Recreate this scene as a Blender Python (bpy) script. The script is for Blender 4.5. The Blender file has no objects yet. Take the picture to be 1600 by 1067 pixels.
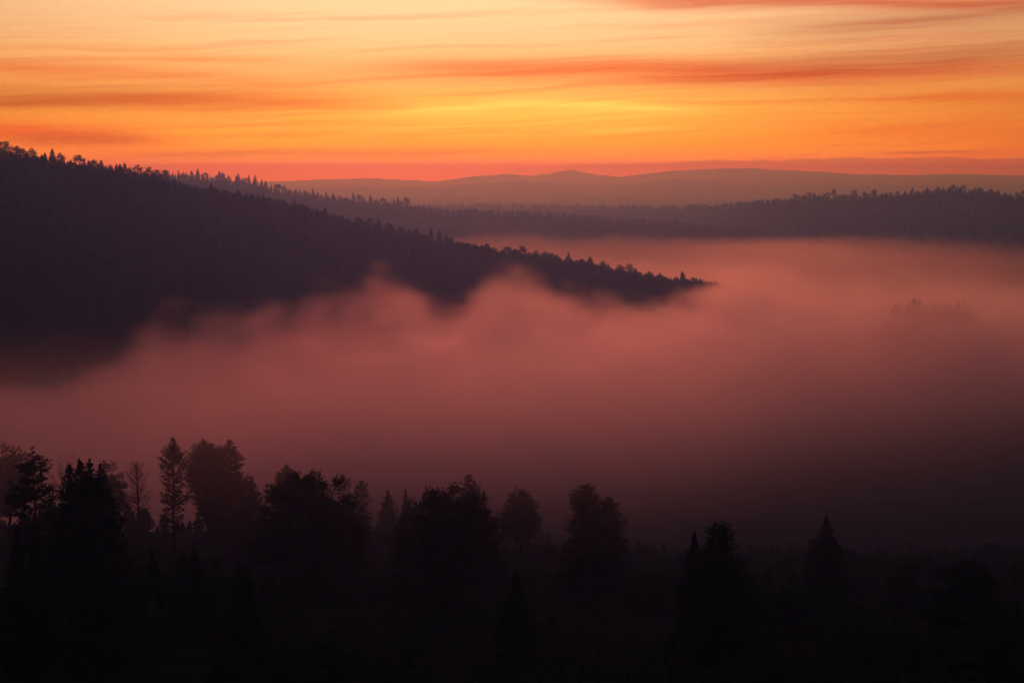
import bpy, math, random
import numpy as np

S = bpy.context.scene
COL = S.collection
SEED = 20240611
rad = math.radians

# ------------------------------------------------------------------ camera
IMG_W, IMG_H = 1600.0, 1067.0          # the photograph's own pixels
FOCAL = 2222.0                         # focal length in those pixels (50 mm)
HORIZON = 262.0                        # row of the eye level
PITCH = math.atan((IMG_H / 2 - HORIZON) / FOCAL)
cam_data = bpy.data.cameras.new('camera')
cam_data.lens = 50.0
cam_data.sensor_width = 36.0
cam_data.clip_start = 0.5
cam_data.clip_end = 90000.0
cam = bpy.data.objects.new('camera', cam_data)
cam.location = (0, 0, 0)
cam.rotation_euler = (math.pi / 2 - PITCH, 0, 0)
COL.objects.link(cam)
S.camera = cam

# ------------------------------------------------------------------ render settings
S.render.engine = 'CYCLES'
C = S.cycles
C.use_denoising = True
C.denoiser = 'OPENIMAGEDENOISE'
C.max_bounces = 8
C.diffuse_bounces = 2
C.glossy_bounces = 1
C.transmission_bounces = 2
C.volume_bounces = 4
C.transparent_max_bounces = 24
C.volume_step_rate = 1.0
C.volume_max_steps = 400
C.use_adaptive_sampling = True
C.adaptive_threshold = 0.04
C.adaptive_min_samples = 24
S.view_settings.view_transform = 'Standard'
S.view_settings.look = 'None'
S.view_settings.exposure = 0.0
S.view_settings.gamma = 1.0

# ------------------------------------------------------------------ world: dusk sky
SUN_AZ, SUN_EL = rad(-3.0), rad(4.0)


class Nodes:
    """small helper that writes node trees as expressions"""
    def __init__(self, tree):
        self.t, self.n, self.l = tree, tree.nodes, tree.links

    def new(self, kind, **props):
        nd = self.n.new(kind)
        for k, v in props.items():
            setattr(nd, k, v)
        return nd

    def put(self, sock, v):
        if isinstance(v, bpy.types.NodeSocket):
            self.l.new(v, sock)
        elif isinstance(v, (tuple, list)) and len(v) == 3 and sock.type == 'RGBA':
            sock.default_value = (*v, 1.0)
        else:
            sock.default_value = v

    def m(self, op, a, b=None, c=None, clamp=False):
        nd = self.new('ShaderNodeMath', operation=op, use_clamp=clamp)
        for i, v in enumerate((a, b, c)):
            if v is not None:
                self.put(nd.inputs[i], v)
        return nd.outputs[0]

    def add(self, a, b): return self.m('ADD', a, b)
    def sub(self, a, b): return self.m('SUBTRACT', a, b)
    def mul(self, a, b): return self.m('MULTIPLY', a, b)
    def div(self, a, b): return self.m('DIVIDE', a, b)

    def smooth(self, x, lo, hi, a=0.0, b=1.0):
        nd = self.new('ShaderNodeMapRange', interpolation_type='SMOOTHSTEP')
        for i, v in enumerate((x, lo, hi, a, b)):
            self.put(nd.inputs[i], v)
        return nd.outputs[0]

    def gauss(self, x):                       # exp(-x*x)
        return self.m('EXPONENT', self.mul(self.mul(x, x), -1.0))

    def mix(self, f, a, b, blend='MIX'):
        nd = self.new('ShaderNodeMix', data_type='RGBA', blend_type=blend, clamp_factor=True)
        self.put(nd.inputs[0], f)
        self.put(nd.inputs[6], a)
        self.put(nd.inputs[7], b)
        return nd.outputs[2]

    def ramp(self, x, stops):
        nd = self.new('ShaderNodeValToRGB')
        cr = nd.color_ramp
        cr.interpolation = 'EASE' if len(stops) < 4 else 'LINEAR'
        while len(cr.elements) < len(stops):
            cr.elements.new(0.5)
        for e, (p, c) in zip(cr.elements, stops):
            e.position = p
            e.color = (*c, 1.0)
        self.put(nd.inputs[0], x)
        return nd.outputs[0]

    def vec(self, x, y, z):
        nd = self.new('ShaderNodeCombineXYZ')
        for i, v in enumerate((x, y, z)):
            self.put(nd.inputs[i], v)
        return nd.outputs[0]

    def noise(self, vec, scale, detail=3.0, rough=0.5):
        nd = self.new('ShaderNodeTexNoise')
        self.put(nd.inputs['Vector'], vec)
        nd.inputs['Scale'].default_value = scale
        nd.inputs['Detail'].default_value = detail
        nd.inputs['Roughness'].default_value = rough
        return nd.outputs[0]


def lin(r, g, b):
    """sRGB 0..255 to linear"""
    f = lambda v: v / 12.92 if v <= 0.04045 else ((v + 0.055) / 1.055) ** 2.4
    return tuple(f(v / 255.0) for v in (r, g, b))


world = bpy.data.worlds.new('World')
S.world = world
world.use_nodes = True
world.node_tree.nodes.clear()
W = Nodes(world.node_tree)
tc = W.new('ShaderNodeTexCoord')
sep = W.new('ShaderNodeSeparateXYZ')
W.l.new(tc.outputs['Generated'], sep.inputs[0])
dx, dy, dz = sep.outputs
hor = W.m('SQRT', W.add(W.mul(dx, dx), W.mul(dy, dy)))
el = W.mul(W.m('ARCTAN2', dz, hor), 180 / math.pi)            # elevation in degrees
az = W.mul(W.m('ARCTAN2', dx, dy), 180 / math.pi)             # azimuth in degrees, 0 = view axis
saz = W.sub(az, math.degrees(SUN_AZ))
# broad dusk dome: physical sky with the sun at the horizon, away from the glow
sky = W.new('ShaderNodeTexSky', sky_type='NISHITA')
sky.sun_disc = False
sky.sun_elevation = rad(1.0)
sky.sun_rotation = SUN_AZ
sky.air_density = 2.0
sky.dust_density = 3.0
dome = W.mix(1.0, sky.outputs[0], (0.040, 0.080, 0.140), 'MULTIPLY')
# the afterglow: colour by elevation, fading round to the far side of the sky
e01 = W.m('DIVIDE', W.m('ABSOLUTE', el), 40.0, clamp=True)
def es(deg): return deg / 40.0
glow_col = W.ramp(e01, [
(0.0, (1.00, 0.285, 0.003)), (es(0.35), (1.13, 0.365, 0.003)), (es(0.8), (1.17, 0.400, 0.010)),
    (es(1.6), (1.10, 0.41, 0.050)), (es(2.6), (1.04, 0.46, 0.085)), (es(3.8), (1.00, 0.51, 0.185)),
    (es(5.2), (0.97, 0.60, 0.315)), (es(7.0), (0.95, 0.66, 0.410)), (es(10.5), (0.70, 0.48, 0.30)),
    (es(18.0), (0.28, 0.21, 0.18)), (es(29.0), (0.10, 0.09, 0.10)), (1.0, (0.035, 0.035, 0.05))])
side = W.add(W.mul(W.gauss(W.div(saz, 29.0)), 0.62), W.mul(W.gauss(W.div(saz, 62.0)), 0.38))
side_c = W.mix(side, (0.0, 0.0, 0.0), (1, 1, 1))
# towards the sides the glow goes redder before it fades
side_t = W.mix(W.smooth(W.m('ABSOLUTE', saz), 3.0, 24.0), (1, 1, 1), (1.12, 0.86, 0.78))
glow = W.mix(1.0, W.mix(1.0, glow_col, side_c, 'MULTIPLY'), side_t, 'MULTIPLY')
base = W.mix(1.0, glow, dome, 'ADD')
# yellow heart of the glow
heart = W.mul(W.gauss(W.div(W.sub(saz, 4.0), 7.0)), W.gauss(W.div(W.sub(el, 2.1), 0.80)))
base = W.mix(1.0, base, W.mix(heart, (0, 0, 0), (0.05, 0.14, 0.022)), 'ADD')

# streaked cirrus: long thin sheets, drawn out along the horizon
wob = W.noise(W.vec(W.mul(az, 0.05), W.mul(el, 0.30), 3.7), 1.0, 3.0, 0.5)
wob2 = W.noise(W.vec(W.mul(az, 0.16), W.mul(el, 1.3), 8.2), 1.0, 3.0, 0.55)
elw = W.add(el, W.add(W.mul(W.sub(wob, 0.5), 0.75), W.mul(W.sub(wob2, 0.5), 0.22)))
sheer = W.add(W.sub(elw, W.mul(az, 0.038)), W.mul(W.sub(W.noise(W.vec(W.mul(az, 0.09), W.mul(el, 0.45), 6.1), 1.0, 3.0, 0.55), 0.5), 0.75))   # the streaks climb a little to the right
fine = W.noise(W.vec(W.mul(az, 0.07), W.mul(sheer, 2.6), 0.0), 1.0, 5.0, 0.62)
fine2 = W.noise(W.vec(W.mul(az, 0.05), W.mul(sheer, 6.5), 5.0), 1.0, 3.0, 0.6)
broad = W.noise(W.vec(W.mul(az, 0.045), W.mul(sheer, 0.80), 1.5), 1.0, 4.0, 0.55)


def px_az(x): return math.degrees(math.atan((x - 800) / FOCAL))
def px_el(y): return math.degrees(math.atan((HORIZON - y) / FOCAL))


def band(x0, y0, x1, y1, thick, amount, feather=0.45, bow=0.0):
    """mask of one long sheet of cloud from one bearing to another"""
    a0, a1, e0, e1 = px_az(x0), px_az(x1), px_el(y0), px_el(y1)
    t = W.div(W.sub(az, a0), a1 - a0)
    line = W.add(W.mul(t, e1 - e0), e0)
    if bow:
        line = W.add(line, W.mul(W.mul(t, W.sub(1.0, t)), 4 * bow / FOCAL * 57.3))
    d = W.div(W.sub(elw, line), thick / FOCAL * 57.3)
    ends = W.mul(W.smooth(t, -0.02, feather), W.smooth(t, 1.02, 1.0 - feather))
    tex = W.smooth(W.add(W.mul(fine, 0.6), W.mul(broad, 0.4)), 0.32, 0.60, 0.50, 1.0)
    return W.mul(W.mul(W.gauss(d), W.mul(ends, tex)), amount)


sky_col = base
streak = W.mul(W.smooth(fine, 0.47, 0.68), W.smooth(el, 9.5, 5.0))
sky_col = W.mix(W.mul(streak, 0.42), sky_col, W.mix(1.0, sky_col, (0.90, 0.56, 0.50), 'MULTIPLY'))
fine3 = W.noise(W.vec(W.mul(az, 0.13), W.mul(sheer, 13.0), 9.0), 1.0, 4.0, 0.65)
streak3 = W.mul(W.smooth(fine3, 0.50, 0.66), W.smooth(broad, 0.40, 0.58))
sky_col = W.mix(W.mul(streak3, 0.20), sky_col, W.mix(1.0, sky_col, (0.92, 0.66, 0.55), 'MULTIPLY'))
streak2 = W.mul(W.smooth(fine2, 0.52, 0.70), W.smooth(el, 6.0, 2.5))
sky_col = W.mix(W.mul(streak2, 0.34), sky_col, W.mix(1.0, sky_col, (0.93, 0.66, 0.55), 'MULTIPLY'))
bright = W.mul(W.mul(W.smooth(fine2, 0.46, 0.30), W.gauss(W.div(W.sub(saz, 3.8), 13.0))), W.gauss(W.div(W.sub(el, 2.0), 1.3)))
sky_col = W.mix(1.0, sky_col, W.mix(W.mul(bright, 0.55), (0, 0, 0), (0.10, 0.22, 0.05)), 'ADD')
BROWN, RED, PINK = (0.66, 0.43, 0.44), (0.90, 0.44, 0.34), (0.96, 0.62, 0.48)
for spec, col in (
    ((800, 0, 1950, 34, 10, 1.0, 0.30, 0), (0.76, 0.30, 0.24)),
    ((700, -2, 1250, 26, 7, 0.60, 0.4, 0), PINK),
    ((1080, 66, 1800, 26, 17, 0.95, 0.45, 0), BROWN),
    ((380, 112, 1500, 118, 20, 0.95, 0.40, 0), RED),
    ((950, 128, 1900, 78, 24, 0.95, 0.40, 0), BROWN),
    ((900, 130, 2000, 112, 13, 0.75, 0.35, 0), RED),
    ((120, 96, 560, 100, 8, 0.60, 0.45, 0), PINK),
    ((-1300, 190, 640, 150, 22, 1.0, 0.36, 0), BROWN),
    ((0, 168, 700, 150, 12, 0.9, 0.42, 0), RED),
    ((-500, 192, 380, 230, 14, 0.95, 0.42, 0), RED),
    ((-60, 228, 300, 220, 10, 0.95, 0.42, 0), BROWN),
    ((60, 246, 900, 234, 6, 0.75, 0.40, 0), BROWN),
    ((-300, 112, 620, 128, 14, 0.65, 0.42, 0), RED),
    ((1180, 150, 2000, 168, 14, 0.65, 0.45, 0), RED),
    ((1150, 205, 1900, 215, 12, 0.55, 0.45, 0), RED),
    ((1330, 243, 1560, 238, 2, 0.9, 0.45, 0), BROWN),
):
    sky_col = W.mix(band(*spec), sky_col, W.mix(1.0, sky_col, col, 'MULTIPLY'))
for spec in ((540, 182, 860, 160, 7, 0.75, 0.45, 0), (720, 158, 1150, 176, 6, 0.70, 0.4, 0),
             (820, 206, 1120, 202, 4, 0.45, 0.45, 0), (480, 212, 760, 196, 5, 0.35, 0.45, 0)):
    sky_col = W.mix(1.0, sky_col, W.mix(band(*spec), (0, 0, 0), (0.05, 0.24, 0.06)), 'ADD')
# low bank of cloud on the horizon, thicker to the right
edge_n = W.noise(W.vec(W.mul(az, 0.42), 2.3, 0.0), 1.0, 3.0, 0.5)
edge = W.add(W.smooth(az, -6.0, 13.0, -0.10, 0.34), W.mul(W.sub(edge_n, 0.5), 0.34))
bank = W.mul(W.smooth(W.sub(el, edge), 0.035, -0.035), W.smooth(az, -6.0, 4.0, 0.0, 0.85))
sky_col = W.mix(bank, sky_col, W.mix(1.0, sky_col, (0.66, 0.60, 0.80), 'MULTIPLY'))
bg = W.new('ShaderNodeBackground')
W.l.new(sky_col, bg.inputs['Color'])
bg.inputs['Strength'].default_value = 1.0
wo = W.new('ShaderNodeOutputWorld')
W.l.new(bg.outputs[0], wo.inputs['Surface'])
world.cycles.sampling_method = 'MANUAL'
world.cycles.sample_map_resolution = 1024

# ------------------------------------------------------------------ sun: low behind thin cloud
sun_data = bpy.data.lights.new('sun', 'SUN')
sun_data.energy = 0.56
sun_data.angle = rad(14.0)
sun_data.color = (1.0, 0.14, 0.12)
sun = bpy.data.objects.new('sun', sun_data)
sun.rotation_euler = (math.pi / 2 - rad(15.0), 0, math.pi - SUN_AZ)
sun.location = (0, 0, 200)
COL.objects.link(sun)

# ------------------------------------------------------------------ geometry helpers
def at(px, py, D):
    """the world point that stands D metres ahead at a pixel of the photograph"""
    a, b = (px - IMG_W / 2) / FOCAL, (IMG_H / 2 - py) / FOCAL
    d = np.array([a, math.cos(PITCH) + b * math.sin(PITCH), -math.sin(PITCH) + b * math.cos(PITCH)])
    return d * (D / d[1])


def pix(x, y, z):
    """inverse of at(): world arrays to photograph pixels"""
    f = y * math.cos(PITCH) - z * math.sin(PITCH)
    u = y * math.sin(PITCH) + z * math.cos(PITCH)
    return IMG_W / 2 + FOCAL * x / f, IMG_H / 2 - FOCAL * u / f


def value_noise(x, y, seed, octaves=4):
    """smooth 2-D noise in -1..1 on numpy arrays"""
    out, amp, tot = 0.0, 1.0, 0.0
    r = np.random.default_rng(seed)
    tab = r.random((256, 256)) * 2 - 1
    for o in range(octaves):
        xf, yf = x * 2 ** o + 17.3 * o, y * 2 ** o + 9.1 * o
        xi, yi = np.floor(xf).astype(int), np.floor(yf).astype(int)
        tx, ty = xf - xi, yf - yi
        tx, ty = tx * tx * (3 - 2 * tx), ty * ty * (3 - 2 * ty)
        g = lambda i, j: tab[(xi + i) & 255, (yi + j) & 255]
        v = (g(0, 0) * (1 - tx) + g(1, 0) * tx) * (1 - ty) + (g(0, 1) * (1 - tx) + g(1, 1) * tx) * ty
        out = out + v * amp
        tot += amp
        amp *= 0.5
    return out / tot


def mesh_from(name, verts, faces, mat=None, smooth=False):
    """verts (n,3) array, faces (m,k) array of one polygon size"""
    me = bpy.data.meshes.new(name)
    v = np.ascontiguousarray(verts, dtype=np.float32)
    f = np.ascontiguousarray(faces, dtype=np.int32)
    k = f.shape[1]
    me.vertices.add(len(v))
    me.vertices.foreach_set('co', v.ravel())
    me.loops.add(f.size)
    me.loops.foreach_set('vertex_index', f.ravel())
    me.polygons.add(len(f))
    me.polygons.foreach_set('loop_start', np.arange(0, f.size, k, dtype=np.int32))
    me.polygons.foreach_set('loop_total', np.full(len(f), k, dtype=np.int32))
    if smooth:
        me.polygons.foreach_set('use_smooth', np.ones(len(f), dtype=bool))
    me.update(calc_edges=True)
    if mat:
        me.materials.append(mat)
    return me


def link(name, data, parent=None, **props):
    o = bpy.data.objects.new(name, data)
    COL.objects.link(o)
    if parent:
        o.parent = parent
    for k, v in props.items():
        o[k] = v
    return o


def grid_faces(nu, nv):
    i = np.arange(nu - 1)[:, None] * nv + np.arange(nv - 1)[None, :]
    i = i.ravel()
    return np.stack([i, i + nv, i + nv + 1, i + 1], 1)


# ------------------------------------------------------------------ materials
def surface(name, c0, c1, scale, rough=0.95, bump=0.0, coord='Object', detail=5.0):
    m = bpy.data.materials.new(name)
    m.use_nodes = True
    m.node_tree.nodes.clear()
    N = Nodes(m.node_tree)
    t = N.new('ShaderNodeTexCoord')
    n1 = N.noise(t.outputs[coord], scale, detail, 0.6)
    n2 = N.noise(t.outputs[coord], scale * 0.17, 3.0, 0.5)
    f = N.smooth(N.add(N.mul(n1, 0.65), N.mul(n2, 0.35)), 0.36, 0.64)
    b = N.new('ShaderNodeBsdfDiffuse')
    N.put(b.inputs['Color'], N.mix(f, c0, c1))
    b.inputs['Roughness'].default_value = rough
    if bump:
        bn = N.new('ShaderNodeBump')
        bn.inputs['Strength'].default_value = bump
        N.put(bn.inputs['Height'], n1)
        N.l.new(bn.outputs[0], b.inputs['Normal'])
    o = N.new('ShaderNodeOutputMaterial')
    N.l.new(b.outputs[0], o.inputs['Surface'])
    return m


MAT_SOIL = surface('forest_floor', (0.022, 0.020, 0.014), (0.040, 0.036, 0.022), 0.09, bump=0.5)
MAT_HILL = surface('wooded_hill', (0.020, 0.026, 0.016), (0.036, 0.042, 0.026), 0.02, bump=0.5)
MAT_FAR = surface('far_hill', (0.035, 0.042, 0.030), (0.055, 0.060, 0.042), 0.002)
MAT_BARK = surface('bark', (0.030, 0.022, 0.017), (0.060, 0.045, 0.034), 3.0, bump=0.6)
MAT_NEEDLE = surface('needles', (0.018, 0.030, 0.014), (0.036, 0.052, 0.024), 0.6)
MAT_WOODS = surface('woods', (0.014, 0.020, 0.011), (0.022, 0.028, 0.015), 0.05)
MAT_LEAF = surface('leaves', (0.022, 0.032, 0.014), (0.046, 0.056, 0.024), 0.5)
MAT_TWIG = surface('twigs', (0.034, 0.026, 0.022), (0.055, 0.043, 0.036), 2.0)

# ------------------------------------------------------------------ the lie of the land
VALLEY = -225.0


def hillside_z(x, y):
    """ground under the foreground trees: a slope falling from the camera to the valley"""
    ys = [-400, -60, 0, 60, 150, 240, 330, 430, 520, 650, 820, 1050, 1400]
    zs = [-4, -4, -9, -27, -60, -79, -97, -118, -141, -188, -216, -230, -238]
    z = np.interp(y, ys, zs)
    tilt = -0.030 * np.clip(x, -400, 60) * np.clip(y / 300.0, 0, 1.3)
    return z + tilt + 4.0 * value_noise(x / 90.0, y / 90.0, 5) * np.clip(y / 150.0, 0.1, 1)


def build_hillside():
    ys = np.concatenate([np.linspace(-380, 100, 25), np.linspace(110, 700, 100), np.linspace(710, 1400, 50)])
    xs = np.linspace(-950, 950, 190)
    Y, X = np.meshgrid(ys, xs, indexing='ij')
    Z = hillside_z(X, Y)
    v = np.stack([X, Y, Z], -1).reshape(-1, 3)
    me = mesh_from('foreground_hillside', v, grid_faces(len(ys), len(xs))[:, ::-1], MAT_SOIL, True)
    return link('foreground_hillside', me, kind='structure', label='dark wooded slope falling away below the camera')


class Ridge:
    """a hill whose crest is known: cross-sections drop to the valley on both sides"""
    def __init__(self, name, crest, front, back, label, mat, base=VALLEY - 6, nu=160, rough=6.0, seed=1, shape=1.25, jag=0.0):
        c = np.array(crest, float)
        t = np.linspace(0, 1, nu)
        px = c[0, 0] + (c[-1, 0] - c[0, 0]) * t
        py = np.interp(px, c[:, 0], c[:, 1])
        D = np.interp(px, c[:, 0], c[:, 2])
        k = np.array([1, 2, 3, 2, 1]) / 9.0
        for arr in (py, D):
            arr[2:-2] = np.convolve(arr, k, 'valid')
        py = py + jag * value_noise(px / 13.0, px * 0 + seed, seed + 7, 3)
        self.px = px
        self.P = np.array([at(a, b, d) for a, b, d in zip(px, py, D)])
        self.front = np.interp(px, [f[0] for f in front], [f[1] for f in front])
        self.back, self.base, self.rough, self.seed, self.shape = back, base, rough, seed, shape
        s = np.concatenate([np.linspace(-1, 0, 16)[:-1], np.linspace(0, 1, 48)])
        U, Sg = np.meshgrid(np.arange(nu), s, indexing='ij')
        v = self.point(U.ravel(), Sg.ravel())
        self.obj = link(name, mesh_from(name, v, grid_faces(nu, len(s)), mat, True), kind='structure', label=label)

    def point(self, u, s):
        """u: position along the crest in samples, s: 0 crest .. 1 foot on the near side, -1 foot on the far side"""
        idx = np.arange(len(self.px))
        cx, cy, cz = (np.interp(u, idx, self.P[:, i]) for i in range(3))
        fr = np.interp(u, idx, self.front)
        y = np.where(s >= 0, cy - s * fr, cy - s * self.back)
        prof = np.where(s >= 0, 1 - np.abs(s) ** self.shape, 1 - np.abs(s) ** 1.2)
        z = self.base + (cz - self.base) * np.clip(prof, 0, 1)
        z = z + self.rough * value_noise(cx / 160.0, y / 160.0, self.seed) * np.clip(np.abs(s) * 4, 0, 1)
        return np.stack([cx, y, z], -1)


def build_ground():
    xs = np.linspace(-12000, 12000, 80)
    ys = np.linspace(-1500, 22500, 90)
    Y, X = np.meshgrid(ys, xs, indexing='ij')
    Z = np.full(X.shape, VALLEY) + 3.0 * value_noise(X / 900.0, Y / 900.0, 11)
    v = np.stack([X, Y, Z], -1).reshape(-1, 3)
    me = mesh_from('ground', v, grid_faces(len(ys), len(xs))[:, ::-1], MAT_HILL, True)
    return link('ground', me, kind='structure', label='wooded valley floor under the fog')


GROUND = build_ground()
HILLSIDE = build_hillside()
NEAR = Ridge('near_ridge',
    [(-160, 226, 1080), (0, 252, 1130), (60, 262, 1160), (130, 274, 1190), (215, 284, 1240), (300, 306, 1300), (370, 316, 1350),
     (430, 326, 1420), (500, 345, 1500), (560, 362, 1530), (620, 376, 1560), (700, 390, 1600), (760, 403, 1620), (850, 415, 1640),
     (930, 428, 1660), (1000, 443, 1680), (1060, 450, 1690), (1120, 458, 1700), (1160, 474, 1705), (1220, 520, 1710), (1300, 570, 1715), (1400, 600, 1720)],
    [(-160, 520), (0, 540), (300, 520), (500, 430), (800, 420), (1100, 460), (1400, 460)], 700,
    'dark forested ridge sloping down from the left into the fog', MAT_HILL, nu=300, seed=21, jag=1.6)
MIDDLE = Ridge('middle_ridge',
    [(-300, 262, 2900), (150, 272, 2950), (250, 279, 3000), (300, 281, 3050), (370, 289, 3100), (400, 296, 3130), (470, 308, 3200), (520, 315, 3250),
     (600, 324, 3300), (700, 333, 3350), (800, 337, 3400), (900, 342, 3400), (1000, 348, 3400), (1100, 358, 3400), (1200, 368, 3400),
     (1300, 382, 3400), (1450, 400, 3400)],
    [(-300, 800), (1450, 800)], 900, 'hazy wooded ridge behind the near ridge, sinking to the right', MAT_HILL, nu=260, seed=31, rough=8, jag=1.0)
RIGHT = Ridge('right_ridge',
    [(480, 327, 6000), (800, 327, 5600), (950, 328, 5200), (1060, 329, 4700), (1130, 326, 4200), (1180, 321, 3900), (1230, 317, 3700), (1300, 314, 3500),
     (1400, 313, 3250), (1450, 307, 3150), (1490, 304, 3050), (1540, 308, 3000), (1600, 316, 2950), (1700, 322, 2900), (1900, 330, 2900)],
    [(480, 1500), (1000, 1400), (1300, 1000), (1900, 800)], 1100, 'hazy wooded hill rising at the right above the fog', MAT_HILL, nu=300, seed=41, rough=8, jag=1.0)
KNOLL = Ridge('wooded_knoll',
    [(1335, 640, 1500), (1372, 520, 1500), (1388, 497, 1500), (1405, 486, 1500), (1440, 482, 1510), (1490, 483, 1520), (1512, 487, 1520), (1530, 503, 1520),
     (1548, 535, 1520), (1580, 640, 1520)],
    [(1300, 120), (1580, 120)], 150, 'low wooded knoll just breaking the fog at the right', MAT_HILL, nu=90, seed=51, rough=2)
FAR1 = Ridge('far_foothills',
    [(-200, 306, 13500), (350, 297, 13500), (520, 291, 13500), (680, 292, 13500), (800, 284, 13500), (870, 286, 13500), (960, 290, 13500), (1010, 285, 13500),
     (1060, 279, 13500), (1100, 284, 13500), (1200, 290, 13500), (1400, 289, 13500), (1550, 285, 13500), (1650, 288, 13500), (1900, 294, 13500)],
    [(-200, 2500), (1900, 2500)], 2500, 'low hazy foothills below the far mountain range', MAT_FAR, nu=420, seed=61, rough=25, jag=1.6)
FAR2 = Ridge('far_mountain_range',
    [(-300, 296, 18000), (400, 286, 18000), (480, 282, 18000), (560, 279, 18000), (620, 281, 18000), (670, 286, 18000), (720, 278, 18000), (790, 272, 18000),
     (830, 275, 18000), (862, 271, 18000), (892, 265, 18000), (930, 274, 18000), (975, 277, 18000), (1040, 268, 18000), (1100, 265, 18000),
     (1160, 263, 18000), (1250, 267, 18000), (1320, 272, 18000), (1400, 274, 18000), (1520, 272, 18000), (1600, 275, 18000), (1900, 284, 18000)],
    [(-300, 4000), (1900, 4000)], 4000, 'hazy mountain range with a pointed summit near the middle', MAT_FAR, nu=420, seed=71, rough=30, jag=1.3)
# ------------------------------------------------------------------ tree building
def unit(a):
    return a / (np.linalg.norm(a, axis=-1, keepdims=True) + 1e-9)


class Acc:
    """collects triangles"""
    def __init__(self):
        self.v, self.f, self.n = [], [], 0

    def add(self, v, f):
        self.v.append(np.asarray(v, float).reshape(-1, 3))
        self.f.append(np.asarray(f, int).reshape(-1, 3) + self.n)
        self.n += len(self.v[-1])

    def tube(self, pts, rads, sides=6):
        pts, rads = np.asarray(pts, float), np.asarray(rads, float)
        k = len(pts)
        tan = unit(np.gradient(pts, axis=0))
        ref = np.where(np.abs(tan[:, 2:3]) > 0.9, np.array([[1.0, 0, 0]]), np.array([[0, 0, 1.0]]))
        a = unit(np.cross(tan, ref))
        b = np.cross(tan, a)
        ang = np.arange(sides) * 2 * math.pi / sides
        ring = a[:, None] * np.cos(ang)[None, :, None] + b[:, None] * np.sin(ang)[None, :, None]
        v = pts[:, None] + ring * rads[:, None, None]
        i = np.arange(k - 1)[:, None] * sides
        j = np.arange(sides)[None, :]
        j2 = (j + 1) % sides
        q = [i + j, i + j2, i + sides + j2, i + sides + j]
        f = np.concatenate([np.stack([q[0], q[1], q[2]], -1).reshape(-1, 3), np.stack([q[0], q[2], q[3]], -1).reshape(-1, 3)])
        self.add(v, f)

    def blades(self, P, Dn, size, n, rng, width=0.13, fuzz=0.6, lead=0.6):
        """n thin triangles at every point, leaning along Dn"""
        P = np.repeat(P, n, 0)
        Dn = np.repeat(Dn, n, 0)
        m = len(P)
        if m == 0:
            return
        d = unit(Dn * lead + rng.normal(0, fuzz, (m, 3)))
        side = unit(np.cross(d, rng.normal(0, 1, (m, 3))))
        s = (np.repeat(np.broadcast_to(size, (m // n,)), n) * rng.uniform(0.6, 1.25, m))[:, None]
        P = P + rng.normal(0, 0.12, (m, 3)) * s
        v = np.stack([P - side * s * width, P + side * s * width, P + d * s], 1)
        self.add(v, np.arange(m * 3).reshape(-1, 3))

    def mesh(self, name, mat, smooth=False):
        if not self.v:
            return None
        return mesh_from(name, np.concatenate(self.v), np.concatenate(self.f), mat, smooth)


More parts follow.
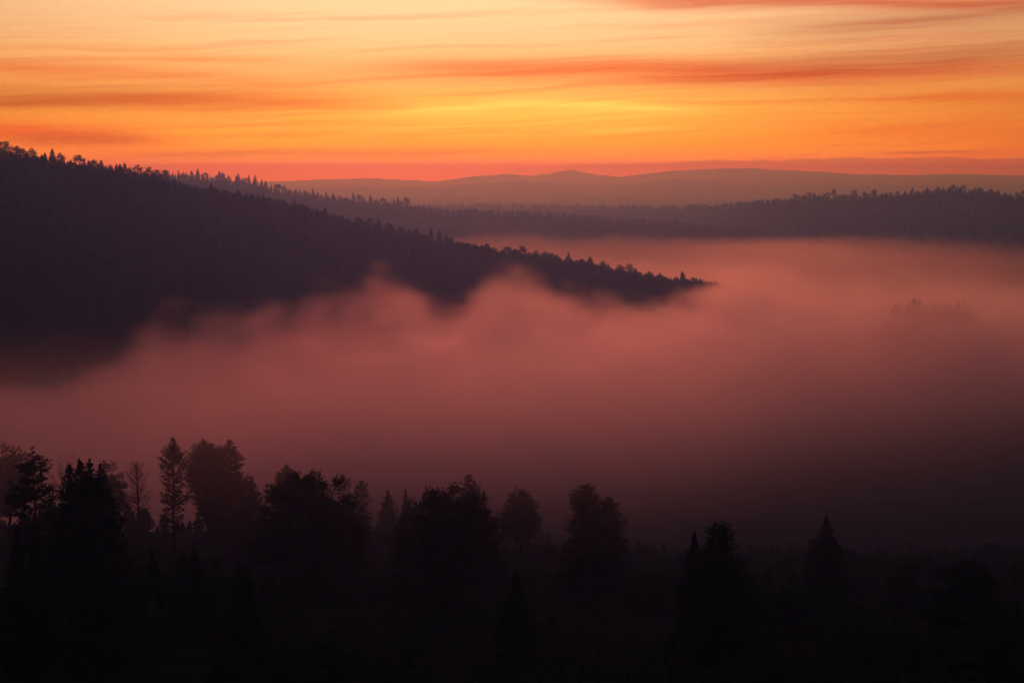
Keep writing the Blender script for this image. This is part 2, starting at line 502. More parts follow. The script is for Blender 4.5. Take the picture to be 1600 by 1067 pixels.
def conifer(rng, H, base=0.2, prof=((0, 1), (1, 0)), width=4.0, step=0.7, per=5, up=(0.1, 0.7), curl=0.3, tuft=0.5, blades=6,
            pad=0.35, spread=0.6, start=0.25, gap=0.0, lean=0.0, trunk_r=None, sides=7, dead=0, bw=0.13, fork=0):
    """a conifer: tapered stem, whorls of boughs with needle sprays. up = bough pitch at crown base and top"""
    wood, leaf = Acc(), Acc()
    tr = trunk_r or H * 0.012 + 0.05
    zs = np.linspace(0, H, 14)
    sway = np.cumsum(rng.normal(0, 0.012 * H / 14 * 3, (14, 2)), 0) * np.linspace(0, 1, 14)[:, None]
    path = np.stack([sway[:, 0] + lean * zs, sway[:, 1], zs - 0.4 * (zs == 0)], 1)
    rad = tr * (1 - zs / H) ** 0.8 + 0.02
    rad[0] *= 1.35
    wood.tube(path, rad, sides)
    at_z = lambda z: np.array([np.interp(z, zs, path[:, 0]), np.interp(z, zs, path[:, 1]), z])
    pr = np.array(prof, float)
    z = H * base
    while z < H * 0.985:
        t = (z / H - base) / (1 - base)
        L0 = width * np.interp(t, pr[:, 0], pr[:, 1])
        k = max(2, int(round(per * rng.uniform(0.7, 1.25))))
        a0 = rng.uniform(0, 6.28)
        for j in range(k):
            if rng.random() < gap:
                continue
            L = L0 * rng.uniform(0.55, 1.2)
            ts = tuft * (1 - 0.5 * t * t)
            if L < 0.15:
                continue
            a = a0 + j * 6.283 / k + rng.normal(0, 0.25)
            e = up[0] + (up[1] - up[0]) * t + rng.normal(0, 0.10)
            n = 6
            tt = np.linspace(0, 1, n)
            ee = e + curl * tt ** 1.5
            seg = L / (n - 1)
            r = np.concatenate([[0], np.cumsum(np.cos(ee[1:]) * seg)])
            hz = np.concatenate([[0], np.cumsum(np.sin(ee[1:]) * seg)])
            o = at_z(z + rng.normal(0, step * 0.2))
            wig = rng.normal(0, 0.03 * L, n).cumsum() * tt
            pts = o + np.stack([np.cos(a) * r - np.sin(a) * wig, np.sin(a) * r + np.cos(a) * wig, hz], 1)
            br = max(0.018, 0.018 * L + 0.006)
            wood.tube(pts, br * (1 - 0.8 * tt), 3)
            # sprays: side twigs carrying needles
            m = max(2, int(L * (1 - start) / pad))
            for s in (-1, 0, 1):
                u = start + (1 - start) * (np.arange(m) + rng.uniform(0, 1, m)) / m
                u = np.clip(u, 0, 1)
                c = np.stack([np.interp(u, tt, pts[:, i]) for i in range(3)], 1)
                reach = spread * L * 0.5 * (0.35 + 0.65 * np.sin(np.clip(u, 0, 1) * 2.6)) * rng.uniform(0.3, 1.0, m) * abs(s)
                d = np.array([math.cos(a), math.sin(a), 0.25])
                p = np.array([-math.sin(a), math.cos(a), 0.0])
                c2 = c + s * p * reach[:, None] + d * (reach * 0.5)[:, None]
                c2[:, 2] += rng.normal(0, 0.05 * L, m)
                dirs = unit(d + s * p * 0.7 + np.array([0, 0, 0.2]))
                leaf.blades(c2, np.repeat(dirs[None], m, 0), ts, blades, rng, bw)
                if s and reach.max() > 0.5:
                    # fill along each side twig
                    leaf.blades(c + (c2 - c) * 0.55, np.repeat(dirs[None], m, 0), ts, max(2, blades // 2), rng, bw)
        z += step * rng.uniform(0.7, 1.3) * (0.6 + 0.4 * (1 - t))
    for _ in range(dead):                                # dead snags below the crown
        zz = H * base * rng.uniform(0.45, 1.0)
        a, L = rng.uniform(0, 6.28), rng.uniform(0.6, 2.0)
        o = at_z(zz)
        wood.tube([o, o + np.array([math.cos(a) * L * 0.6, math.sin(a) * L * 0.6, 0.02 * L]),
                   o + np.array([math.cos(a) * L, math.sin(a) * L, 0.12 * L])], [0.03, 0.02, 0.01], 3)
    top = at_z(H)
    q = np.linspace(0.93, 0.995, 6)
    leaf.blades(np.array([at_z(H * v) for v in q]), np.tile([[0, 0, 1.0]], (6, 1)), tuft * 0.6, 3, rng, bw * 0.8, 0.45, 0.9)
    return wood, leaf


def broadleaf(rng, H, width, base=0.25, lobes=60, per=260, leaf_size=0.45, clump=1.5, top_heavy=0.0, stems=1, core=True, skirt=False):
    """a broad tree: forking limbs that carry many leaf clumps over a domed crown"""
    wood, leaf = Acc(), Acc()
    tr = H * 0.016 + 0.08
    hub = np.array([0, 0, H * base])
    for s in range(stems):
        off = np.array([rng.normal(0, 0.5), rng.normal(0, 0.5), 0]) * (stems > 1)
        wood.tube([off - [0, 0, 0.5], off * 0.6 + hub * 0.5, hub + rng.normal(0, 0.3, 3), hub + [rng.normal(0, 0.4), rng.normal(0, 0.4), H * 0.4]],
                  [tr * 1.3, tr, tr * 0.75, tr * 0.25], 8)
    cz = H * (base + (1 - base) * 0.42)
    rz_up, rz_dn = H - cz, cz - H * base * 0.8
    for k in range(lobes):
        g = (k + 0.5) / lobes
        zz = 1 - 1.72 * g                                  # from the top down, not the underside
        th = k * 2.399963 + rng.normal(0, 0.25)
        rr = math.sqrt(max(0.0, 1 - zz * zz)) if zz > 0 or not skirt else 1.0 - 0.12 * zz
        q = rng.uniform(0.80, 1.0) if rng.random() < 0.7 else rng.uniform(0.45, 0.8)
        c = np.array([math.cos(th) * rr * width * q, math.sin(th) * rr * width * q, cz + zz * q * (rz_up if zz > 0 else rz_dn)])
        R = clump * rng.uniform(0.65, 1.3)
        c[2] = min(c[2], H - R * 0.7)
        start = hub + np.array([0, 0, (c[2] - hub[2]) * rng.uniform(0.1, 0.5)])
        mid = (start + c) / 2 + np.array([0, 0, 0.08 * H * rng.uniform(-0.3, 0.6)])
        wood.tube([start, mid, c], [tr * 0.28, tr * 0.16, 0.03], 4)
        n = int(per * rng.uniform(0.7, 1.2))
        d = unit(rng.normal(0, 1, (n, 3)))
        P = c + d * (R * rng.uniform(0.25, 1.0, n) ** 0.6)[:, None] * np.array([1, 1, 0.8])
        leaf.blades(P, d + np.array([0, 0, 0.3]), leaf_size, 1, rng, 0.36, 0.7, 0.7)
        # a few shoots that break the outline
        m = 6
        d2 = unit(rng.normal(0, 1, (m, 3)) + (c - np.array([0, 0, cz])) / max(width, 1) * 1.2)
        leaf.blades(c + d2 * R, d2, leaf_size * 1.6, 3, rng, 0.14, 0.3, 1.0)
    if core:                                               # shaded inner foliage
        n = lobes * 30
        d = unit(rng.normal(0, 1, (n, 3)))
        P = np.array([0, 0, cz]) + d * (rng.random(n) ** 0.5)[:, None] * np.array([width * 0.78, width * 0.78, min(rz_up, rz_dn) * 0.8])
        leaf.blades(P, d, leaf_size * 2.6, 1, rng, 0.4, 0.8, 0.5)
    return wood, leaf


def bare_tree(rng, H, width):
    """a leafless tree: limbs forking into fine upright twigs"""
    wood, twig = Acc(), Acc()

    def grow(o, d, L, r, depth):
        n = 4
        pts = [o]
        dd = d
        for _ in range(n):
            dd = unit(dd + rng.normal(0, 0.09, 3) + np.array([0, 0, 0.05]))
            pts.append(pts[-1] + dd * L / n)
        (wood if depth < 2 else twig).tube(pts, np.linspace(r, r * 0.55, n + 1), 5 if depth < 2 else 3)
        if depth >= 5:
            return
        for _ in range(3 if depth < 4 else 2):
            t = rng.integers(2, n + 1)
            nd = unit(dd + rng.normal(0, 0.42, 3) * np.array([width, width, 0.5]) + np.array([0, 0, 0.12]))
            grow(pts[t], nd, L * rng.uniform(0.55, 0.78), max(0.02, r * 0.5), depth + 1)
    grow(np.array([0, 0, -0.3]), np.array([0, 0, 1.0]), H * 0.33, H * 0.011, 0)
    return wood, twig


# ------------------------------------------------------------------ things
def plant(name, label, category, loc, parts, group=None, rotz=0.0, scale=1.0):
    """an Empty at the foot of the tree that parents trunk and crown"""
    e = bpy.data.objects.new(name, None)
    e.empty_display_size = 0.5
    e.location = loc
    e.rotation_euler = (0, 0, rotz)
    e.scale = (scale,) * 3
    COL.objects.link(e)
    e['label'], e['category'] = label, category
    if group:
        e['group'] = group
    for pn, me in parts:
        if me:
            link(pn, me, e)
    return e


def foot(px, py_top, D, sink=0.3):
    """ground point and height of a tree on the hillside whose tip shows at a pixel"""
    tip = at(px, py_top, D)
    z = float(hillside_z(np.array([tip[0]]), np.array([tip[1]]))[0])
    return (tip[0], tip[1], z - sink), tip[2] - z + sink


PINE_P = ((0, 0.55), (0.25, 0.95), (0.5, 1.0), (0.75, 0.72), (0.92, 0.38), (1, 0.12))
ROUND_P = ((0, 0.6), (0.3, 1.0), (0.52, 0.95), (0.72, 0.66), (0.86, 0.32), (0.94, 0.12), (1, 0.02))
SPRUCE_P = ((0, 1.0), (0.5, 0.55), (0.8, 0.2), (0.93, 0.06), (1, 0.0))
FIR_P = ((0, 1.0), (0.4, 0.82), (0.7, 0.5), (0.9, 0.17), (1, 0.0))
FEATHER_P = ((0, 0.35), (0.3, 0.8), (0.5, 1.0), (0.62, 0.7), (0.75, 0.9), (0.9, 0.5), (1, 0.05))


def put(name, label, px, py, D, builder, category='tree', seed=0, leafmat=None, crown='crown', rotz=None, **kw):
    loc, H = foot(px, py, D)
    rng = np.random.default_rng(SEED + seed)
    wood, leaf = builder(rng, H, **kw)
    parts = [('trunk', wood.mesh(name + '_trunk', MAT_BARK, True)), (crown, leaf.mesh(name + '_crown', leafmat or MAT_NEEDLE))]
    return plant(name, label, category, loc, parts, 'trees on the misty foreground slope')


def mpp(D):            # metres per photograph pixel at a distance
    return D / FOCAL


# the readable trees of the misty slope, left to right (photo column and row of the tip, distance)
put('broadleaf_tree', 'hazy rounded tree cut off by the left edge of the photo', 8, 694, 370, broadleaf, seed=1, leafmat=MAT_LEAF,
    width=7.0, base=0.3, lobes=60, per=180, clump=1.6)
put('pine_tree', 'dark pine with stacked flat foliage pads near the left edge', 50, 698, 265, conifer, seed=2, base=0.30,
    prof=((0, 1.0), (0.3, 0.8), (0.5, 0.95), (0.62, 0.45), (0.75, 0.62), (0.86, 0.4), (0.94, 0.15), (1, 0.03)), width=5.2, step=0.95, per=5, up=(0.0, 0.35), curl=0.35,
    tuft=0.55, blades=9, spread=0.8, start=0.35, gap=0.15, bw=0.2)
put('bare_tree', 'faint leafless tree with fine twigs behind the dark pine', 92, 684, 420, bare_tree, seed=3, leafmat=MAT_TWIG, crown='twigs', width=1.0)
for k, (px, py, w) in enumerate(((110, 722, 3.2), (122, 716, 3.4), (138, 715, 3.3), (155, 721, 3.0))):
    put('spruce_tree', ('black pointed spruce, leftmost of the four close-set spruces', 'black spruce, second from the left of the four close-set spruces',
                        'black spruce, third from the left of the four close-set spruces', 'black spruce, rightmost of the four close-set spruces')[k],
        px, py, 222 + 3 * k, conifer, seed=10 + k, base=0.06, prof=((0, 1.0), (0.6, 0.66), (0.85, 0.27), (1, 0.0)), width=w * 1.7, step=0.62, per=6, gap=0.12, up=(-0.1, 0.55), curl=0.35,
        tuft=0.5, blades=8, spread=0.75, start=0.15, bw=0.2)
put('broadleaf_tree', 'faint rounded tree just right of the four dark spruces', 170, 724, 400, broadleaf, seed=16, leafmat=MAT_LEAF, width=4.6, base=0.25, lobes=45, per=160, clump=1.4)
put('larch_tree', 'thin sparse larch with open feathery boughs left of the tall pine', 213, 722, 300, conifer, seed=5, base=0.22, prof=FEATHER_P, width=4.3, step=0.75,
    per=5, up=(0.25, 0.95), curl=0.25, tuft=0.30, blades=4, spread=0.7, start=0.3, gap=0.15, dead=16, bw=0.12)
put('pine_tree', 'tallest pine on the slope, slim with upswept feathery boughs', 268, 681, 330, conifer, seed=6, base=0.30,
    prof=((0, 0.45), (0.15, 0.7), (0.32, 0.95), (0.45, 0.65), (0.55, 0.95), (0.7, 1.0), (0.82, 0.62), (0.91, 0.28), (1, 0.03)), width=3.9, step=0.8, per=5, up=(0.05, 0.95),
    curl=0.30, tuft=0.46, blades=7, spread=0.6, start=0.3, gap=0.12, dead=22, trunk_r=0.42, bw=0.15)
put('pine_tree', 'broad flat-topped pine left of its twin in the misty pair', 322, 687, 372, conifer, seed=7, base=0.36,
    prof=((0, 0.35), (0.25, 0.8), (0.5, 1.0), (0.68, 0.88), (0.82, 0.55), (0.92, 0.26), (1, 0.03)), width=5.9, step=0.65, per=6, up=(0.15, 0.45), curl=0.3, tuft=0.5, blades=9,
    spread=0.85, start=0.3, dead=10, bw=0.18, lean=-0.01)
put('pine_tree', 'layered pine with a rounded head, right of the misty pair', 357, 686, 384, conifer, seed=8, base=0.16,
    prof=((0, 1.3), (0.3, 1.2), (0.5, 1.0), (0.62, 0.62), (0.74, 0.76), (0.85, 0.5), (0.93, 0.25), (1, 0.03)), width=5.6, step=0.8, per=6, up=(0.0, 0.4), curl=0.3, tuft=0.5, blades=9,
    spread=0.85, start=0.3, dead=8, bw=0.18)
put('fir_tree', 'low hazy fir at the right foot of the misty pine pair', 392, 742, 392, conifer, seed=9, base=0.08, prof=FIR_P, width=5.4, step=0.75, per=6, up=(0.0, 0.5), curl=0.3,
    tuft=0.5, blades=7, spread=0.7, bw=0.17)
put('pine_tree', 'faint round-headed pine behind the wide dark dome tree', 446, 725, 420, conifer, seed=18, base=0.4, prof=ROUND_P, width=4.4, step=0.7, per=6, up=(0.2, 0.8), curl=0.3,
    tuft=0.5, blades=8, spread=0.8, bw=0.18)
put('broadleaf_tree', 'wide dark dome-crowned tree with ragged top left of centre', 482, 738, 292, broadleaf, seed=19, leafmat=MAT_LEAF, width=11.3, base=0.10, lobes=170, per=210, clump=1.75,
    stems=3, skirt=True)
put('spruce_tree', 'hazy spruce tip rising from the top of the ragged dome tree', 486, 728, 352, conifer, seed=20, base=0.1, prof=SPRUCE_P, width=4.5, step=0.7, per=6, up=(0.0, 0.6),
    tuft=0.45, blades=6, bw=0.15)
put('pine_tree', 'faint slender pine with a small head between the two dome trees', 564, 751, 362, conifer, seed=21, base=0.38,
    prof=((0, 0.6), (0.25, 0.85), (0.45, 0.5), (0.6, 0.95), (0.82, 0.7), (0.94, 0.35), (1, 0.05)), width=3.5, step=0.75, per=5, up=(0.1, 0.85), curl=0.25, tuft=0.42, blades=6, spread=0.7, gap=0.12,
    dead=14, bw=0.15)
put('spruce_tree', 'faint left spruce of the low pair between the dome trees', 606, 764, 430, conifer, seed=22, base=0.1, prof=FIR_P, width=4.4, step=0.8, per=6, up=(0.0, 0.6), tuft=0.5, blades=6, bw=0.16)
put('spruce_tree', 'faint right spruce of the low pair between the dome trees', 634, 762, 436, conifer, seed=23, base=0.1, prof=SPRUCE_P, width=4.4, step=0.8, per=6, up=(0.0, 0.6), tuft=0.5, blades=6, bw=0.16)
put('broadleaf_tree', 'widest dark dome-crowned tree near the middle, smooth in outline', 700, 762, 283, broadleaf, seed=24, leafmat=MAT_LEAF, width=11.2, base=0.08, lobes=190, per=220, clump=1.5,
    stems=2, skirt=True)
put('fir_tree', 'hazy fir tip standing up behind the middle dome tree', 734, 740, 335, conifer, seed=25, base=0.08, prof=((0, 1.0), (0.5, 0.85), (0.78, 0.5), (0.92, 0.2), (1, 0.0)), width=6.4, step=0.85, per=6, up=(0.15, 0.75), curl=0.2, tuft=0.5,
    blades=7, spread=0.6, gap=0.08, bw=0.16)
put('broadleaf_tree', 'faint narrow-headed tree right of the middle dome tree', 815, 766, 415, broadleaf, seed=26, leafmat=MAT_LEAF, width=6.0, base=0.22, lobes=60, per=170, clump=1.5)
put('larch_tree', 'small faint larch between two hazy trees right of centre', 857, 828, 405, conifer, seed=27, base=0.15, prof=SPRUCE_P, width=2.6, step=0.7, per=5, up=(0.1, 0.6), tuft=0.35, blades=5, gap=0.1)
put('pine_tree', 'two-headed pine with a tall left crown right of centre', 918, 757, 318, conifer, seed=28, base=0.08,
    prof=((0, 1.15), (0.35, 1.0), (0.55, 0.8), (0.75, 0.85), (0.88, 0.66), (0.96, 0.34), (1, 0.05)), width=4.9, step=0.75, per=6, up=(0.0, 0.22), curl=0.3, tuft=0.5, blades=9, spread=0.85, bw=0.18)
put('pine_tree', 'shorter round pine leaning against the two-headed pine', 952, 776, 322, conifer, seed=29, base=0.10, prof=((0, 1.1), (0.5, 1.0), (0.75, 0.9), (0.9, 0.55), (1, 0.05)), width=3.7, step=0.75, per=6, up=(0.0, 0.2), curl=0.3, tuft=0.5,
    blades=8, spread=0.8, bw=0.18)
put('fir_tree', 'narrow black fir left of the spreading black pine', 1085, 829, 205, conifer, seed=30, base=0.08, prof=ROUND_P, width=2.4, step=0.6, per=6, up=(0.1, 0.8), tuft=0.45, blades=8, spread=0.7,
    bw=0.18)
put('pine_tree', 'spreading black pine with ragged boughs right of centre', 1122, 822, 198, conifer, seed=31, base=0.10,
    prof=((0, 1.15), (0.35, 1.1), (0.6, 0.95), (0.72, 0.62), (0.88, 0.5), (1, 0.18)), width=5.0, step=0.75, per=6, up=(-0.05, 0.85), curl=0.3, tuft=0.5, blades=9, spread=0.8, gap=0.08, bw=0.18)
put('fir_tree', 'dim broad fir standing alone towards the right', 1292, 807, 282, conifer, seed=32, base=0.08, prof=FIR_P, width=4.9, step=0.75, per=7, up=(0.0, 0.6), tuft=0.5, blades=8, spread=0.75, bw=0.18)
put('fir_tree', 'barely visible fir right of the dim broad fir', 1415, 878, 285, conifer, seed=33, base=0.08, prof=FIR_P, width=4.2, step=0.75, per=6, up=(0.0, 0.6), tuft=0.5, blades=7, spread=0.75, bw=0.18)
put('broadleaf_tree', 'barely visible black rounded tree at the far right', 1512, 877, 205, broadleaf, seed=34, leafmat=MAT_LEAF, width=5.2, base=0.12, lobes=60, per=180, clump=1.3)
for k, (px, py, D, lab) in enumerate((
        (22, 822, 165, 'black spruce in the bottom left corner below the dark pine'),
        (52, 812, 172, 'black spruce tip under the stacked dark pine at lower left'),
        (140, 826, 168, 'black spruce below the four close-set spruces'),
        (238, 855, 205, 'low black spruce under the thin sparse larch'),
        (305, 850, 212, 'low black spruce under the misty pine pair'),
        (382, 884, 178, 'small black spruce left of the ragged dome tree foot'),
        (806, 884, 196, 'small black spruce right of the middle dome tree foot'))):
    put('spruce_tree', lab, px, py, D, conifer, seed=40 + k, base=0.06, prof=SPRUCE_P, width=3.6, step=0.7, per=6, up=(-0.05, 0.55), tuft=0.5, blades=6, spread=0.7, bw=0.18)


# ------------------------------------------------------------------ woods: many trees that read as one mass
def template(rng, kind):
    """coarse tree of unit height"""
    A = Acc()
    A.tube([[0, 0, -0.06], [0, 0, 0.6]], [0.022, 0.01], 3)
    if kind == 'spruce':
        n, w = 7, 0.20
    elif kind == 'pine':
        n, w = 5, 0.24
    else:
        n, w = 5, 0.30
    for i in range(n):
        t = i / (n - 1)
        if kind == 'spruce':
            z, r, dz = 0.14 + 0.80 * t, w * (1 - t) + 0.015, 0.14
        elif kind == 'pine':
            z, r, dz = 0.38 + 0.54 * t, w * (0.55 + 0.55 * math.sin(math.pi * min(1, t * 0.8 + 0.15))) * (1 - 0.55 * t), 0.10
        else:
            z, r, dz = 0.22 + 0.66 * t, w * math.sin(math.pi * (0.22 + 0.66 * t)), 0.16
        m = 6
        a = np.arange(m) * 6.283 / m + rng.uniform(0, 6.28)
        rr = r * rng.uniform(0.7, 1.25, m)
        ring = np.stack([np.cos(a) * rr, np.sin(a) * rr, z - dz * 0.4 + rng.normal(0, 0.02, m)], 1)
        tipv = np.array([[rng.normal(0, 0.012), rng.normal(0, 0.012), z + dz * 0.75]])
        v = np.concatenate([ring, tipv])
        f = [(j, (j + 1) % m, m) for j in range(m)]
        A.add(v, f)
    return np.concatenate(A.v), np.concatenate(A.f)


def scatter(name, label, P, heights, rng, mat, kinds=('spruce', 'pine', 'leafy'), lean=True):
    T = [template(rng, k) for k in kinds for _ in range(4)]
    V, F, off = [], [], 0
    which = rng.integers(0, len(T), len(P))
    rot = rng.uniform(0, 6.283, len(P))
    for w, (tv, tf) in enumerate(T):
        idx = np.nonzero(which == w)[0]
        if not len(idx):
            continue
        c, s = np.cos(rot[idx])[:, None], np.sin(rot[idx])[:, None]
        h = heights[idx][:, None]
        x = (tv[None, :, 0] * c - tv[None, :, 1] * s) * h + P[idx, 0:1]
        y = (tv[None, :, 0] * s + tv[None, :, 1] * c) * h + P[idx, 1:2]
        z = tv[None, :, 2] * h + P[idx, 2:3]
        V.append(np.stack([x, y, z], -1).reshape(-1, 3))
        F.append((tf[None] + (np.arange(len(idx)) * len(tv))[:, None, None] + off).reshape(-1, 3))
        off += len(idx) * len(tv)
    me = mesh_from(name, np.concatenate(V), np.concatenate(F), mat)
    return link(name, me, kind='stuff', label=label)


def wood_on(ridge, name, label, n, h, s_lo, s_hi, px_lo, px_hi, seed, crest_extra=0, h_crest=None):
    rng = np.random.default_rng(SEED + seed)
    idx = np.arange(len(ridge.px))
    u = np.interp(rng.uniform(px_lo, px_hi, n), ridge.px, idx)
    s = rng.uniform(s_lo, s_hi, n)
    if crest_extra:
        u = np.concatenate([u, np.interp(rng.uniform(px_lo, px_hi, crest_extra), ridge.px, idx)])
        s = np.concatenate([s, rng.uniform(-0.05, 0.05, crest_extra)])
    P = ridge.point(u, s)
    hh = h * rng.uniform(0.6, 1.15, len(P))
    if crest_extra:
        hh[n:] = (h_crest or h) * rng.uniform(0.55, 1.05, crest_extra) * P[n:, 1] / P[:, 1].min()
    P[:, 2] -= 0.3
    return scatter(name, label, P, hh, rng, MAT_WOODS)


wood_on(NEAR, 'near_ridge_forest', 'dark forest covering the face of the near ridge', 6500, 11.5, 0.01, 0.75, -120, 1330, 301, 2200, 6.2)
wood_on(MIDDLE, 'middle_ridge_forest', 'hazy forest covering the middle ridge', 4500, 15.0, 0.01, 0.6, -60, 1330, 302, 1300, 10.0)
wood_on(RIGHT, 'right_ridge_forest', 'hazy forest covering the hill at the right', 5500, 16.0, 0.01, 0.7, 560, 1720, 303, 1500, 10.0)
wood_on(KNOLL, 'knoll_forest', 'misty wood on the low knoll in the fog', 160, 12.0, -0.3, 0.5, 1370, 1540, 304)


def understory():
    rng = np.random.default_rng(SEED + 310)
    n = 2600
    D = rng.uniform(120, 560, n)
    px = rng.uniform(-150, 1750, n)
    x = (px - 800) / FOCAL * D
    z = hillside_z(x, D)
    h = rng.uniform(1.5, 5.0, n) * np.interp(D, [300, 420, 560], [1.0, 1.0, 1.5])
    h = h * np.where((x > -30) & (D > 330), 0.7, 1.0) * (0.45 + 2.2 * np.clip(value_noise(x / 26.0, D / 40.0, 77, 2) + 0.15, 0, 1))
    P = np.stack([x, D, z - 0.2], 1)
    m = 420                                            # young trees that break the line of the brow
    D2 = rng.uniform(430, 640, m)
    x2 = (rng.uniform(-120, 1720, m) - 800) / FOCAL * D2
    h2 = 2.0 + 9.0 * np.clip(value_noise(x2 / 22.0, D2 / 60.0, 78, 3) + 0.35, 0, 1) * rng.uniform(0.4, 1.1, m)
    h2 = h2 * np.interp(x2, [-60, 20], [1.0, 0.75])
    P = np.concatenate([P, np.stack([x2, D2, hillside_z(x2, D2) - 0.2], 1)])
    h = np.concatenate([h, h2])
    scatter('undergrowth', 'black undergrowth and young trees covering the near slope', P, h, rng, MAT_LEAF, kinds=('leafy', 'leafy', 'pine'))


understory()


# ------------------------------------------------------------------ single trees along the crests
def low_tree(rng, kind):
    """one crest tree of about unit proportions 15 m tall, seen small: a single mesh of stem and foliage"""
    H = 15.0
    if kind == 'spruce':
        w, l = conifer(rng, H, base=0.08, prof=SPRUCE_P, width=3.3, step=0.9, per=5, up=(-0.05, 0.5), tuft=1.0, blades=3, pad=0.9, spread=0.6, sides=5, bw=0.24)
    elif kind == 'fir':
        w, l = conifer(rng, H, base=0.10, prof=FIR_P, width=3.8, step=0.9, per=5, up=(0.0, 0.6), tuft=1.0, blades=3, pad=0.9, spread=0.7, sides=5, bw=0.24)
    elif kind == 'pine':
        w, l = conifer(rng, H, base=0.38, prof=ROUND_P, width=4.3, step=0.85, per=5, up=(0.05, 0.5), tuft=0.9, blades=4, pad=0.8, spread=0.7, gap=0.25, sides=5, bw=0.26)
    elif kind == 'open_pine':
        w, l = conifer(rng, H, base=0.45, prof=((0, 0.9), (0.4, 1.0), (0.6, 0.55), (0.8, 0.62), (0.93, 0.35), (1, 0.05)), width=4.8, step=1.1, per=5, up=(0.1, 0.6), tuft=1.0, blades=4,
                       pad=0.8, spread=0.8, gap=0.2, start=0.45, sides=5, bw=0.26)
    else:
        w, l = broadleaf(rng, H, width=5.0, base=0.15, lobes=34, per=30, leaf_size=1.0, clump=1.5, core=False)
    A = Acc()
    A.add(np.concatenate(w.v), np.concatenate(w.f))
    nv = A.n
    A.add(np.concatenate(l.v), np.concatenate(l.f))
    me = A.mesh('crest_' + kind, MAT_NEEDLE)
    me.materials.append(MAT_BARK)
    nw = sum(len(f) for f in w.f)
    mi = np.zeros(len(me.polygons), dtype=np.int32)
    mi[:nw] = 1
    me.polygons.foreach_set('material_index', mi)
    return me


_rng = np.random.default_rng(SEED + 400)
KINDS = ('spruce', 'fir', 'pine', 'open_pine', 'broadleaf')
PROTO = {k: [low_tree(_rng, k) for _ in range(4)] for k in KINDS}
NAMES = {'spruce': 'spruce_tree', 'fir': 'fir_tree', 'pine': 'pine_tree', 'open_pine': 'pine_tree', 'broadleaf': 'broadleaf_tree'}


def crest_tree(ridge, px, h_px, kind, rng, label, group, s=None, name=None):
    u = np.interp(px, ridge.px, np.arange(len(ridge.px)))
    s = rng.uniform(-0.012, 0.02) if s is None else s
    p = ridge.point(np.array([u]), np.array([s]))[0]
    sc = h_px * mpp(p[1]) / 15.0
    me = PROTO[kind][rng.integers(0, 4)]
    o = bpy.data.objects.new(name or NAMES[kind], me)
    o.location = (p[0], p[1], p[2] - 0.4)
    o.rotation_euler = (0, 0, rng.uniform(0, 6.28))
    o.scale = (sc * rng.uniform(0.9, 1.25), sc * rng.uniform(0.9, 1.25), sc)
    COL.objects.link(o)
    o['label'], o['category'], o['group'] = label, 'tree', group
    return o


def crest_row(ridge, px0, px1, n, h, seed, label, group, mix, skip=()):
    rng = np.random.default_rng(SEED + seed)
    base = np.linspace(px0, px1, n)
    made = []
    for x in base + rng.normal(0, (px1 - px0) / n * 0.4, n):
        if any(abs(x - q) < 4 for q in skip):
            continue
        k = rng.choice(list(mix), p=np.array(list(mix.values())) / sum(mix.values()))
        made.append((float(x), crest_tree(ridge, float(x), h * (rng.uniform(0.65, 1.05) if rng.random() < 0.88 else rng.uniform(1.1, 1.3)), str(k), rng, label[str(k)], group), str(k)))
    return made


MIXED = {'spruce': 0.30, 'fir': 0.30, 'pine': 0.22, 'open_pine': 0.13, 'broadleaf': 0.05}
WORDS = {'spruce': 'pointed spruce', 'fir': 'blunt fir', 'pine': 'round-headed pine', 'open_pine': 'open gappy pine', 'broadleaf': 'bushy broadleaf tree'}


def labels(where):
    return {k: 'small dark %s %s' % (w, where) for k, w in WORDS.items()}


